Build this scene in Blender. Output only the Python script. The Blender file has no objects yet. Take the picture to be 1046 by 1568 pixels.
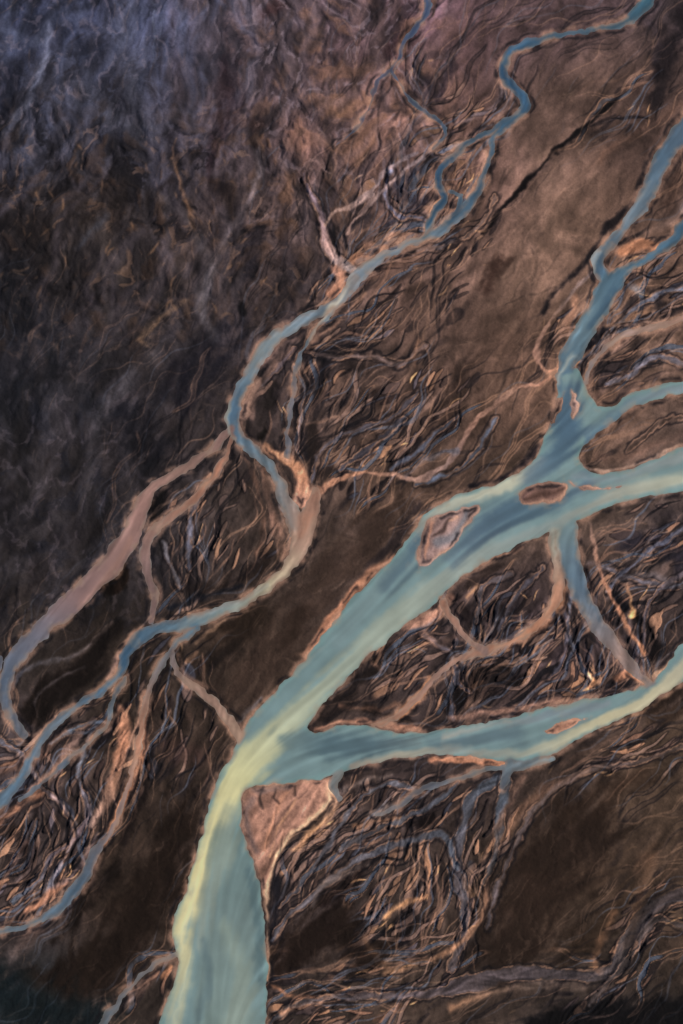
import bpy, math, time
import numpy as np
T0=time.time()
ST=1.5; MG=135
X0=-MG; Y0=-MG
NX=int((1046+2*MG)/ST)+1; NY=int((1568+2*MG)/ST)+1
gx=(X0+np.arange(NX)*ST).astype(np.float32); gy=(Y0+np.arange(NY)*ST).astype(np.float32)
X,Y=np.meshgrid(gx,gy)
rng=np.random.default_rng(11)
ANG=rng.random((256,256))*2*np.pi
GC=np.cos(ANG).astype(np.float32); GS=np.sin(ANG).astype(np.float32)
def gn(x,y,seed=0):
    x=x+seed*37.17; y=y+seed*91.73
    fx=np.floor(x); fy=np.floor(y)
    ix=fx.astype(np.int32); iy=fy.astype(np.int32)
    dx=(x-fx).astype(np.float32); dy=(y-fy).astype(np.float32)
    u=dx*dx*dx*(dx*(dx*6-15)+10); v=dy*dy*dy*(dy*(dy*6-15)+10)
    def g(a,b):
        i=(ix+a)&255; j=(iy+b)&255
        return GC[i,j]*(dx-a)+GS[i,j]*(dy-b)
    a=g(0,0)*(1-u)+g(1,0)*u; b=g(0,1)*(1-u)+g(1,1)*u
    return (a*(1-v)+b*v)*1.5
def fbm(x,y,sc,oc=5,seed=0,gain=0.5):
    r=0;a=1;s=0
    for o in range(oc):
        r=r+a*gn(x/sc*2**o,y/sc*2**o,seed+o*3+1); s+=a; a*=gain
    return r/s*1.4
def turb(x,y,sc,oc=5,seed=0,gain=.55):
    r=0;a=1
    for o in range(oc):
        r=r+a*np.abs(gn(x/sc*2**o,y/sc*2**o,seed+o*3+1)); a*=gain
    r=r-r.mean(); return r/r.std()
def ss(a,b,x):
    t=np.clip((x-a)/(b-a),0,1); return t*t*(3-2*t)
WX=X+3.2*gn(X/24,Y/24,5)+1.5*gn(X/11,Y/11,6)+.4*gn(X/5,Y/5,9)
WY=Y+3.2*gn(X/24,Y/24,7)+1.5*gn(X/11,Y/11,8)+.4*gn(X/5,Y/5,10)
def smooth(p,closed=False,seg=7.0):
    p=np.array(p,float); n=len(p); out=[]
    rngi=range(n if closed else n-1)
    for i in rngi:
        if closed: a,b,c,d=p[(i-1)%n],p[i],p[(i+1)%n],p[(i+2)%n]
        else: a,b,c,d=p[max(i-1,0)],p[i],p[i+1],p[min(i+2,n-1)]
        k=max(1,int(np.hypot(*(c-b)[:2])/seg))
        for j in range(k):
            t=j/k
            out.append(0.5*((2*b)+(-a+c)*t+(2*a-5*b+4*c-d)*t*t+(-a+3*b-3*c+d)*t**3))
    if not closed: out.append(p[-1])
    return np.array(out)
def idx(x0,x1,y0,y1):
    return (max(0,int((x0-X0)/ST)),min(NX,int((x1-X0)/ST)+2),max(0,int((y0-Y0)/ST)),min(NY,int((y1-Y0)/ST)+2))
def stroke_sd(pts,pad):
    p=smooth(pts); wmax=p[:,2].max()/2
    B=idx(p[:,0].min()-wmax-pad-6,p[:,0].max()+wmax+pad+6,p[:,1].min()-wmax-pad-6,p[:,1].max()+wmax+pad+6)
    if B[1]<=B[0] or B[3]<=B[2]: return None
    D=np.full((B[3]-B[2],B[1]-B[0]),999.,np.float32); Tt=np.zeros_like(D)
    n=len(p)-1
    for i in range(n):
        a=p[i];b=p[i+1]; w=max(a[2],b[2])/2+pad+6
        b4=idx(min(a[0],b[0])-w,max(a[0],b[0])+w,min(a[1],b[1])-w,max(a[1],b[1])+w)
        i0,i1,j0,j1=max(b4[0],B[0]),min(b4[1],B[1]),max(b4[2],B[2]),min(b4[3],B[3])
        if i1<=i0 or j1<=j0: continue
        x=WX[j0:j1,i0:i1];y=WY[j0:j1,i0:i1]
        ex,ey=b[0]-a[0],b[1]-a[1]; L=ex*ex+ey*ey+1e-6
        t=np.clip(((x-a[0])*ex+(y-a[1])*ey)/L,0,1)
        d=np.hypot(x-a[0]-t*ex,y-a[1]-t*ey)-(a[2]+(b[2]-a[2])*t)/2
        s=(slice(j0-B[2],j1-B[2]),slice(i0-B[0],i1-B[0]))
        m=d<D[s]
        D[s]=np.where(m,d,D[s]); Tt[s]=np.where(m,(i+t)/n,Tt[s])
    return B,D,Tt
def poly_sd(pts,pad=30):
    p=smooth([(a[0],a[1]) for a in pts],True)
    B=idx(p[:,0].min()-pad-6,p[:,0].max()+pad+6,p[:,1].min()-pad-6,p[:,1].max()+pad+6)
    sh=(B[3]-B[2],B[1]-B[0])
    D=np.full(sh,float(pad),np.float32); IN=np.zeros(sh,bool)
    n=len(p)
    x0=WX[B[2]:B[3],B[0]:B[1]]; y0=WY[B[2]:B[3],B[0]:B[1]]
    for i in range(n):
        a=p[i];b=p[(i+1)%n]
        ya,yb=min(a[1],b[1]),max(a[1],b[1])
        if yb>ya:
            r0=max(0,int((ya-10-Y0)/ST)-B[2]); r1=min(sh[0],int((yb+10-Y0)/ST)+2-B[2])
            if r1>r0:
                yy=y0[r0:r1]; xx=x0[r0:r1]
                c=((a[1]>yy)!=(b[1]>yy))&(xx<(b[0]-a[0])*(yy-a[1])/(b[1]-a[1])+a[0])
                IN[r0:r1]^=c
        w=pad+6
        b4=idx(min(a[0],b[0])-w,max(a[0],b[0])+w,min(a[1],b[1])-w,max(a[1],b[1])+w)
        i0,i1,j0,j1=max(b4[0],B[0]),min(b4[1],B[1]),max(b4[2],B[2]),min(b4[3],B[3])
        if i1<=i0 or j1<=j0: continue
        s=(slice(j0-B[2],j1-B[2]),slice(i0-B[0],i1-B[0]))
        x=WX[j0:j1,i0:i1];y=WY[j0:j1,i0:i1]
        ex,ey=b[0]-a[0],b[1]-a[1]; L=ex*ex+ey*ey+1e-6
        t=np.clip(((x-a[0])*ex+(y-a[1])*ey)/L,0,1)
        D[s]=np.minimum(D[s],np.hypot(x-a[0]-t*ex,y-a[1]-t*ey))
    return B,np.where(IN,-D,D)
def put(canvas,B,al,col):
    s=(slice(B[2],B[3]),slice(B[0],B[1]))
    canvas[s]=canvas[s]*(1-al[...,None])+col*al[...,None]
def colgrad(cols,T):
    c=np.array(cols,np.float32)
    if c.ndim==1: return c
    f=np.linspace(0,1,len(c))
    return np.stack([np.interp(T,f,c[:,k]) for k in range(3)],-1).astype(np.float32)

DB=(50,80,104);TB=(80,108,126);MT=(104,136,138);TN=(152,116,104);GB=(88,98,114);MV=(112,92,96)
MAIN=[(858,572),(852,605),(845,640),(833,672),(826,695),(802,718),(770,738),(735,748),(700,758),(666,776),(640,800),(615,838),(585,870),(550,905),(515,945),(487,985),(462,1015),(430,1050),(400,1083),(374,1113),(360,1145),(338,1185),(322,1222),(312,1265),(300,1310),(284,1362),(268,1402),(262,1435),(272,1458),(270,1490),(256,1535),(240,1580),(225,1640),(210,1780),(410,1780),(404,1640),(406,1580),(410,1500),(405,1425),(401,1365),(386,1315),(370,1270),(371,1225),(384,1208),(430,1200),(490,1192),(520,1184),(560,1173),(620,1160),(700,1156),(780,1166),(830,1160),(880,1137),(920,1113),(970,1092),(1010,1067),(1060,1035),(1240,930),(1240,880),(1060,975),(1025,1012),(1000,1042),(950,1062),(880,1074),(800,1094),(720,1110),(640,1122),(590,1118),(540,1110),(474,1120),(490,1083),(520,1052),(550,1018),(590,983),(625,952),(660,930),(700,890),(742,862),(795,833),(850,812),(890,797),(920,782),(955,768),(1060,752),(1240,740),(1240,640),(1060,680),(1000,704),(950,722),(910,725),(890,708),(888,690),(912,668),(935,648),(970,625),(1010,610),(1060,598),(1240,560),(1240,540),(1060,578),(1005,592),(960,605),(935,622),(915,620),(898,592),(885,565)]
WS=[
 ([(1050,-140,26),(1000,-40,22),(990,0,22),(972,24,15),(945,38,11),(900,46,9),(855,54,9),(815,64,11),(785,78,14),(770,98,14),(772,118,14),(786,134,16),(801,148,14),(806,160,12),(797,174,13),(775,192,13),(757,208,12),(751,232,9),(745,260,8),(733,288,12),(716,316,14),(690,342,15),(655,362,14),(620,376,12),(585,394,13),(556,414,18),(538,438,17),(518,460,15),(483,482,15),(452,498,18),(420,520,20),(396,548,21),(376,585,21),(362,615,20),(356,645,22),(366,670,20),(388,690,17),(408,706,14),(422,730,17),(434,758,20),(446,785,26),(456,812,26)],
   [(36,74,98),(48,90,108),(60,90,110),(56,86,108),(44,74,102),(60,88,110),(58,86,108),(96,114,128),(112,126,138),(102,120,134),(112,128,136),(72,98,120),(96,112,122),(150,124,110)]),
 ([(790,178,9),(757,196,9),(722,216,9),(692,240,11),(674,262,11),(670,284,11),(682,298,12),(668,322,14),(656,346,12),(650,362,10)],[(60,88,110),DB,(40,70,98),(56,86,106)]),
 ([(690,292,6),(705,300,7),(702,318,7),(690,338,8)],[DB,DB]),
 ([(545,425,9),(520,460,9),(495,492,8),(470,525,7),(456,560,7),(448,610,6),(442,650,6),(440,700,8)],[(130,128,128),TB,(100,104,116),(80,92,108)]),
 ([(352,658,12),(325,688,12),(290,712,14),(255,733,14),(230,752,18),(213,785,24),(200,820,30),(165,868,34),(115,918,32),(65,962,28),(30,1000,26),(8,1040,20),(12,1085,16),(36,1125,12)],[(124,100,96),(130,106,98),(138,110,104),(130,106,102),(122,102,102),(100,102,114),(80,94,112),(88,94,104)]),
 ([(0,1010,14),(-40,1060,20),(-140,1160,24)],[GB,GB]),
 ([(355,668,8),(342,708,10),(312,748,11),(275,783,12),(240,808,14),(222,838,14),(226,878,15),(236,908,12),(232,950,10)],[(140,104,90),(156,112,92),(140,110,98),(120,100,98),(110,92,90)]),
 ([(484,752,10),(476,785,26),(462,830,28),(447,862,20),(424,886,15),(390,912,14),(350,932,17),(315,945,20),(280,957,20),(245,962,18),(215,975,20),(195,1000,16),(180,1035,13),(150,1062,11),(115,1082,10),(85,1108,12),(65,1130,12),(50,1160,13),(30,1195,15),(0,1228,20),(-40,1260,24),(-150,1330,26)],[(150,114,98),(150,126,112),(166,162,138),(120,138,140),(84,108,124),(66,94,118),(70,96,118),(100,116,130),(76,100,120),(84,104,120),(96,110,124),(84,104,120)]),
 ([(300,962,14),(272,985,10),(248,1015,10),(232,1045,9),(222,1080,8),(216,1120,8),(205,1170,9)],[TB,(110,112,118),(150,116,100),(156,116,96)]),
 ([(205,1170,8),(190,1225,7),(172,1270,8),(148,1302,12),(128,1345,17),(92,1388,14),(50,1414,10),(0,1426,10),(-150,1440,14)],[(150,120,106),(110,106,112),(72,92,110),(84,104,120),(100,116,128),(74,100,118)]),
 ([(264,1000,9),(272,1030,10),(300,1052,12),(330,1078,13),(352,1104,14),(370,1130,18)],[(110,106,110),(134,112,102),(140,116,104),(150,128,112)]),
 ([(190,1040,8),(172,1075,8),(165,1105,7),(140,1135,6),(105,1162,7),(70,1195,7),(30,1225,8)],[(84,106,124),(96,106,116),(80,98,116),(90,104,118)]),
 ([(660,-40,9),(656,0,8),(645,32,9),(620,62,8),(608,95,7),(580,122,4),(568,160,4),(546,195,4),(515,222,3)],[(48,74,112),(50,70,102),(52,58,82),(60,68,92)]),
 ([(598,105,5),(618,138,5),(645,168,5),(676,186,6),(682,205,4),(664,226,4)],[(52,66,92),(50,74,98)]),
 ([(1240,40,40),(1120,110,34),(1060,185,32),(1030,222,28),(1006,262,26),(986,305,23),(955,350,16),(926,382,14),(914,404,16),(928,428,24)],[(76,86,104),(84,94,110),(76,94,112),(72,96,116),(96,112,124),(66,94,116)]),
 ([(1240,240,30),(1060,335,18),(1034,365,16),(997,392,12),(962,412,18),(936,434,34),(918,468,33),(896,506,31),(874,545,30),(864,572,26),(870,600,24)],[(78,96,110),(54,84,106),(58,88,110),(68,98,118),(88,112,124),(76,104,124)]),
 ([(1240,420,12),(1060,482,12),(1010,498,10),(960,512,10),(930,528,7),(908,556,6),(898,584,6)],[(130,110,106),(150,118,104),(110,108,112)]),
 ([(866,790,32),(866,826,36),(876,868,32),(888,902,28),(904,938,26),(926,970,26),(950,1000,20),(975,1030,14),(996,1048,12)],[(108,132,134),(94,116,128),(84,106,124),(106,110,118),(130,112,106),(112,106,108)]),
 ([(846,810,14),(850,850,14),(856,885,15),(850,920,16),(822,958,13),(782,982,10),(740,998,11),(702,1010,8),(668,1036,9),(642,1066,9),(604,1098,8),(572,1112,6)],[(134,144,138),(160,122,102),(164,118,94),(150,116,100),(138,112,104),(156,116,94)]),
 ([(678,922,10),(694,950,10),(718,980,9),(742,998,10)],[(150,112,94),(134,112,106)]),
 ([(846,1162,10),(800,1172,14),(750,1178,10),(700,1192,8),(650,1208,9),(608,1235,9),(575,1248,6)],[(96,112,120),(96,108,116),(84,92,104),(110,110,114)]),
 ([(782,1172,20),(776,1190,18),(770,1206,8)],[(90,104,112),(74,82,94)]),
 ([(270,1462,9),(236,1478,8),(205,1505,9),(180,1535,10),(150,1580,14)],[(110,108,110),(96,104,112),(84,96,106)]),
 ([(518,1186,14),(510,1205,12),(520,1222,8)],[(120,128,128),(104,110,116)]),
]
SC=[
 ([(466,262,3),(470,290,6),(488,318,8),(495,350,10),(503,382,11),(520,402,14),(545,415,14)],[(118,110,130),(140,118,128),(156,124,118),(130,122,124)]),
 ([(452,560,4),(466,600,4),(460,640,4),(456,690,4)],[GB,TN]),
 ([(165,1105,4),(135,1108,5),(105,1120,5),(80,1140,5)],[GB,GB]),
 ([(380,560,3),(372,600,3),(400,590,4),(430,560,4),(450,535,5)],[GB,MV]),
 ([(130,1145,5),(120,1190,6),(135,1235,6),(118,1280,6),(80,1310,5),(60,1350,5),(20,1380,6)],[GB,MV,GB]),
 ([(776,1195,18),(770,1225,18),(764,1262,14),(758,1310,8),(740,1350,6)],[(80,90,102),(74,80,92),(70,72,80),(90,80,80)]),
 ([(760,1190,12),(722,1225,14),(706,1280,14),(700,1335,14),(712,1392,12),(708,1442,12),(690,1480,14)],[(70,78,90),(74,76,86),(84,78,84),(92,82,86),(90,80,82)]),
 ([(700,1330,6),(680,1280,12),(630,1288,12),(570,1305,10),(520,1335,8),(480,1372,7),(440,1405,6),(418,1440,4)],[(74,80,92),(74,76,86),(86,80,84),(76,74,82)]),
 ([(1240,1340,26),(1060,1366,22),(996,1392,22),(962,1438,22),(936,1488,20),(880,1494,16),(800,1490,20),(722,1504,26),(650,1522,12),(560,1526,10),(480,1530,8),(420,1560,8),(380,1620,20)],[(56,50,52),(60,52,54),(66,60,62),(76,68,72),(86,76,80),(78,70,73),(66,66,70)]),
 ([(640,1210,8),(600,1200,6),(560,1215,6),(530,1250,6),(500,1300,7),(470,1340,6),(430,1390,5)],[(90,90,100),(80,78,86)]),
 ([(700,1200,6),(650,1240,7),(600,1260,8),(560,1280,6),(520,1300,8)],[(76,82,96),(96,90,94)]),
 ([(1046,1420,10),(1000,1410,8),(960,1470,8),(900,1540,8)],[(66,58,58)]*2),
 ([(880,900,6),(870,950,5),(880,1000,5),(905,1040,6)],[(80,84,98)]*2),
 ([(700,1020,5),(690,1060,5),(695,1100,5)],[(70,72,86)]*2),
 ([(780,880,6),(740,900,5),(730,950,5)],[(84,76,80)]*2),
 ([(1046,560,6),(1010,545,7),(970,570,7),(930,590,6)],[(96,92,102)]*2),
 ([(700,640,5),(670,660,6),(640,690,6),(600,720,5)],[(84,88,104)]*2),
 ([(620,640,5),(560,690,6),(520,720,5)],[(64,62,72)]*2),
 ([(340,720,5),(300,770,6),(290,820,8),(290,870,5)],[(80,78,88),(96,96,112)]),
 ([(250,830,4),(265,870,5),(275,900,4)],[(90,86,92)]*2),
 ([(765,190,4),(730,215,5),(700,225,5),(672,235,5)],[(100,104,122)]*2),
 ([(1046,640,4),(1010,650,5),(960,690,4)],[(80,64,58)]*2),
 ([(1030,900,5),(985,890,6),(950,880,5),(925,868,5)],[(92,88,98)]*2),
 ([(840,1040,5),(860,1010,6),(870,960,5),(860,930,5)],[(86,82,94)]*2),
 ([(1060,1140,6),(980,1165,7),(900,1180,8),(840,1215,7),(800,1270,7),(765,1350,6),(745,1420,6)],[(76,64,62),(96,82,80),(84,76,80)]),
 ([(1060,800,7),(1000,840,7),(960,872,6),(930,905,5)],[(84,86,102)]*2),
 ([(1060,870,7),(1020,895,6),(990,930,5),(985,1000,4)],[(90,80,86)]*2),
 ([(470,540,4),(520,548,5),(570,545,5),(610,560,5),(650,530,4)],[(110,92,90)]*2),
 ([(640,600,5),(600,640,5),(540,660,5),(490,690,4),(478,740,4)],[(84,80,90)]*2),
 ([(760,640,4),(730,690,5),(700,720,5),(640,742,5)],[(80,88,106)]*2),
 ([(1046,440,6),(1000,455,6),(965,480,5),(935,505,4)],[(96,98,112)]*2),
 ([(760,300,4),(740,340,4),(700,370,4),(640,385,4)],[(110,92,88)]*2),
 ([(600,260,4),(590,300,4),(610,330,4),(650,335,4)],[(96,96,116)]*2),
 ([(0,1135,7),(40,1160,6),(60,1200,6),(100,1240,6),(110,1290,6),(80,1350,7),(60,1400,5)],[(100,100,114),(130,104,98),(90,96,112)]),
 ([(650,975,5),(690,1000,5),(700,1040,4),(720,1060,4)],[(90,86,98)]*2),
 ([(830,870,5),(800,900,6),(770,950,6),(760,985,5)],[(86,82,92)]*2),
]
BARS=[
 ([(655,798),(690,783),(733,772),(738,780),(712,812),(690,840),(656,864),(643,866),(641,834)],(132,108,104)),
 ([(795,757),(822,742),(862,738),(872,752),(846,768),(802,774)],(108,82,75)),
 ([(872,738),(905,746),(950,745),(900,752)],(130,104,98)),
 ([(853,612),(862,604),(858,632),(842,655),(846,634)],(90,70,64)),
 ([(874,598),(882,604),(884,630),(876,640)],(120,98,94)),
 ([(832,1118),(868,1104),(898,1098),(882,1110),(852,1123)],(150,108,90)),
 ([(372,610),(384,592),(398,580),(388,606),(376,640),(369,640)],(120,94,84)),
]
WD=np.full((NY,NX),30.,np.float32); WM=np.full((NY,NX),30.,np.float32)
WC=np.zeros((NY,NX,3),np.float32)+np.array(MT,np.float32)
STR=[]
vary=2.2*fbm(X,Y,28,3,15)+.8*fbm(X,Y,10,2,18)
for pts,cols in WS:
    r=stroke_sd(pts,30)
    if r is None: continue
    STR.append((r,cols))
Bm,Dm=poly_sd(MAIN)
for (B,D,T),cols in STR:
    s=(slice(B[2],B[3]),slice(B[0],B[1]))
    put(WC,B,1-ss(-2,5,D),colgrad(cols,T))
    WD[s]=np.minimum(WD[s],D+vary[s])
s=(slice(Bm[2],Bm[3]),slice(Bm[0],Bm[1]))
Dm=Dm+.5*vary[s]
put(WC,Bm,1-ss(-10,-1,Dm),np.array((106,132,136),np.float32))
WD[s]=np.minimum(WD[s],Dm); WM[s]=Dm
print('water',time.time()-T0)

FL=[[(1046,735),(930,762),(850,790),(760,820),(680,880),(590,950),(500,1030),(420,1100),(360,1180),(330,1260),(320,1400),(320,1700)],
    [(830,700),(740,750),(650,800),(560,920)],[(1046,1010),(960,1075),(800,1125),(640,1140),(480,1150),(390,1180)],
    [(985,120),(890,200),(800,285),(740,360)],[(1000,200),(900,300),(800,420),(700,560),(600,700)],
    [(700,430),(640,520),(580,620),(500,700)],[(120,0),(70,100),(20,200)],[(260,0),(240,120),(270,260),(300,400),(240,520),(160,600),(120,700)],
    [(420,20),(440,150),(400,260),(350,380),(260,520)],[(620,810),(520,900),(420,1000),(330,1100)],
    [(1046,1180),(940,1260),(800,1400),(650,1520)],[(850,1180),(780,1300),(740,1420)],[(640,1200),(560,1250),(450,1300),(420,1400)],
    [(350,1160),(280,1300),(230,1420),(150,1540)],[(640,1460),(560,1500),(430,1510)],[(560,1180),(640,1330),(600,1420)],[(60,380),(20,500),(10,700)],[(150,700),(90,850),(30,960)],
    [(970,1150),(1046,1110)],[(1046,850),(960,900),(900,960),(800,1030),(700,1090)]]
sg=[]
for pts in [a[0] for a in WS+SC]+FL+FL:
    p=smooth([(a[0],a[1]) for a in pts],seg=24)
    for i in range(len(p)-1):
        d=p[i+1]-p[i]; L=np.hypot(*d)
        if L<1: continue
        if d[0]*-0.55+d[1]*0.83<0: d=-d
        m=(p[i]+p[i+1])/2; sg.append((m[0],m[1],d[0]/L,d[1]/L,L))
sg=np.array(sg,np.float32)
cx=np.arange(X0,1046+MG+13,12.,dtype=np.float32); cy=np.arange(Y0,1568+MG+13,12.,dtype=np.float32)
FX=np.zeros((len(cy),len(cx)),np.float32);FY=FX.copy()
for j,yv in enumerate(cy):
    d2=(cx[:,None]-sg[None,:,0])**2+(yv-sg[None,:,1])**2
    w=sg[None,:,4]/(d2+300)**1.4
    FX[j]=(w*sg[None,:,2]).sum(1);FY[j]=(w*sg[None,:,3]).sum(1)
n=np.hypot(FX,FY)+1e-9; FX/=n;FY/=n
def up(A):
    fx=(X-cx[0])/12; fy=(Y-cy[0])/12
    ix=np.clip(fx.astype(int),0,A.shape[1]-2); iy=np.clip(fy.astype(int),0,A.shape[0]-2)
    tx=fx-ix;ty=fy-iy
    return (A[iy,ix]*(1-tx)+A[iy,ix+1]*tx)*(1-ty)+(A[iy+1,ix]*(1-tx)+A[iy+1,ix+1]*tx)*ty
VX=up(FX);VY=up(FY)
inw=1-ss(-6,6,WD)
def rotf(th):
    c,s_=np.cos(th),np.sin(th); a,b=VX*c-VY*s_,VX*s_+VY*c
    n=np.hypot(a,b)+1e-6; return (a/n).astype(np.float32),(b/n).astype(np.float32)
LX,LY=rotf((.6*gn(X/90,Y/90,31)+0.35*gn(X/34,Y/34,32))*(1-inw))
II,JJ=np.meshgrid(np.arange(NX,dtype=np.float32),np.arange(NY,dtype=np.float32))
def lic(N,steps,h=1.2):
    acc=N.copy()
    for sgn in (1,-1):
        px=II.copy();py=JJ.copy()
        for k in range(steps):
            i=np.clip(px+.5,0,NX-1).astype(np.int32);j=np.clip(py+.5,0,NY-1).astype(np.int32)
            px+=sgn*h*LX[j,i];py+=sgn*h*LY[j,i]
            i=np.clip(px+.5,0,NX-1).astype(np.int32);j=np.clip(py+.5,0,NY-1).astype(np.int32)
            acc+=N[j,i]*(1-0.5*k/steps)
    acc-=acc.mean(); return acc/acc.std()
L2=lic(gn(X/6,Y/6,41)+.5*gn(X/3.4,Y/3.4,42),5,1.3)
L3=lic(gn(X/16,Y/16,43)+.4*gn(X/8,Y/8,44),12,1.6)
LL=lic(gn(X/13,Y/13,46)+.3*gn(X/6,Y/6,47),30,2.0)
print('lic',time.time()-T0)

G=[[(46,54,80),(58,65,92),(92,78,86),(94,72,82),(78,62,66),(56,48,53)],
   [(48,52,68),(52,54,70),(82,67,72),(112,84,78),(98,77,70),(72,56,52)],
   [(34,32,36),(50,45,46),(73,61,62),(94,73,67),(106,83,72),(98,76,66)],
   [(32,34,42),(44,42,48),(47,41,44),(78,61,55),(94,72,62),(104,82,72)],
   [(40,39,44),(45,42,46),(61,51,48),(78,61,53),(78,63,55),(78,66,64)],
   [(46,41,40),(38,32,29),(64,51,44),(56,47,48),(60,50,54),(64,54,54)],
   [(68,60,64),(48,39,35),(60,48,42),(52,44,45),(60,49,45),(70,56,46)],
   [(68,58,58),(42,33,28),(52,44,44),(60,50,47),(54,42,34),(72,57,47)],
   [(24,32,38),(44,38,36),(46,40,38),(68,56,50),(56,48,45),(26,26,28)]]
G=np.array(G,np.float32)
wx=X+60*gn(X/160,Y/160,51); wy=Y+60*gn(X/160,Y/160,52)
fx=np.clip(wx/1046*5,0,4.999);fy=np.clip(wy/1568*8,0,7.999)
ix=fx.astype(int);iy=fy.astype(int);tx=(fx-ix)[...,None];ty=(fy-iy)[...,None]
tx=tx*tx*(3-2*tx);ty=ty*ty*(3-2*ty)
LC=((G[iy,ix]*(1-tx)+G[iy,ix+1]*tx)*(1-ty)+(G[iy+1,ix]*(1-tx)+G[iy+1,ix+1]*tx)*ty).astype(np.float32)
BR=np.full((NY,NX),0.28,np.float32)
def paintf(F,pts,val,al,fe):
    r=stroke_sd(pts,fe)
    if r is None:return
    B,D,T=r;s=(slice(B[2],B[3]),slice(B[0],B[1]));a=al*(1-ss(-fe,fe,D));F[s]=F[s]*(1-a)+val*a
for pts,v in [
 ([(560,260,60),(640,300,110),(560,380,60)],0.8),([(500,560,60),(600,620,120),(560,720,80)],0.75),([(700,560,60),(650,650,60)],0.8),
 ([(760,190,90),(700,260,110),(690,320,80)],0.9),([(620,60,60),(640,140,70),(680,180,50)],.55),([(500,260,60),(480,330,60)],.5),
 ([(420,590,50),(440,660,40)],0.9),([(340,720,60),(300,800,90),(400,820,70)],0.75),
 ([(1000,430,120),(960,520,120),(870,480,40)],0.9),([(980,880,120),(900,1000,150),(760,980,160),(640,1010,120)],1.0),
 ([(1020,820,100),(960,900,80)],0.9),([(760,330,20),(720,440,40),(690,520,50)],.55),([(1000,150,60),(930,220,40)],.6),
 ([(100,1180,170),(70,1280,150),(40,1350,100)],1.0),([(200,1080,60),(180,1180,60)],1.0),
 ([(460,1300,60),(560,1240,90),(640,1280,110),(620,1400,80),(580,1380,100)],0.95),([(740,1260,90),(720,1400,60),(620,1510,60),(460,1540,50)],1.0),
 ([(900,1190,40),(1000,1140,40)],0.8),([(900,1540,60),(1000,1400,80)],0.9),
 ([(280,940,40),(270,1090,60),(300,1120,50)],0.8),([(260,1150,50),(310,1180,30)],0.6),([(220,1500,40),(250,1480,30)],0.9),
 ([(500,420,50),(560,500,50),(620,430,40)],0.8),([(690,400,60),(740,430,50)],0.6)]:
    paintf(BR,pts,v,1,44)
for pts,v in [
 ([(960,230,60),(900,300,110),(830,380,110),(760,480,90),(700,540,50)],0.05),([(850,160,60),(800,230,70),(760,290,30)],0.05),
 ([(560,820,70),(500,900,80),(430,980,70),(350,1060,40)],0.04),([(240,1290,50),(190,1400,90),(120,1490,70)],0.05),
 ([(480,1440,90),(520,1400,50)],0.05),([(900,1280,110),(820,1380,140),(780,1450,80)],0.06),
 ([(960,680,40),(1040,650,50)],0.1),([(80,1060,60),(160,1000,40)],0.06),([(60,800,140),(40,600,140),(100,700,120)],0.05),([(100,100,200),(200,300,220),(350,100,160)],.1)]:
    paintf(BR,pts,v,.95,22)
BR=np.clip(BR+.22*fbm(X,Y,50,3,141)*ss(.2,.5,BR),0,1).astype(np.float32)
AC=X*.83+Y*.55; AL=(-X*.55+Y*.83)
q1=fbm(X,Y,120,4,81);q2=fbm(X,Y,120,4,85)
AC2=AC+26*q1; AL2=AL*.5+26*q2
rough=fbm(AC2,AL2,30,5,61); ro2=fbm(X,Y,7,4,66); big=fbm(X,Y,110,4,69)
tb=turb(AC2+4*ro2,AL2,34,4,161,.45)
tb2=turb(X+30*q2,Y*.8+30*q1,46,5,171,.5)
tb3=turb(AC2,AL2*.8,12,3,181)
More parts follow.
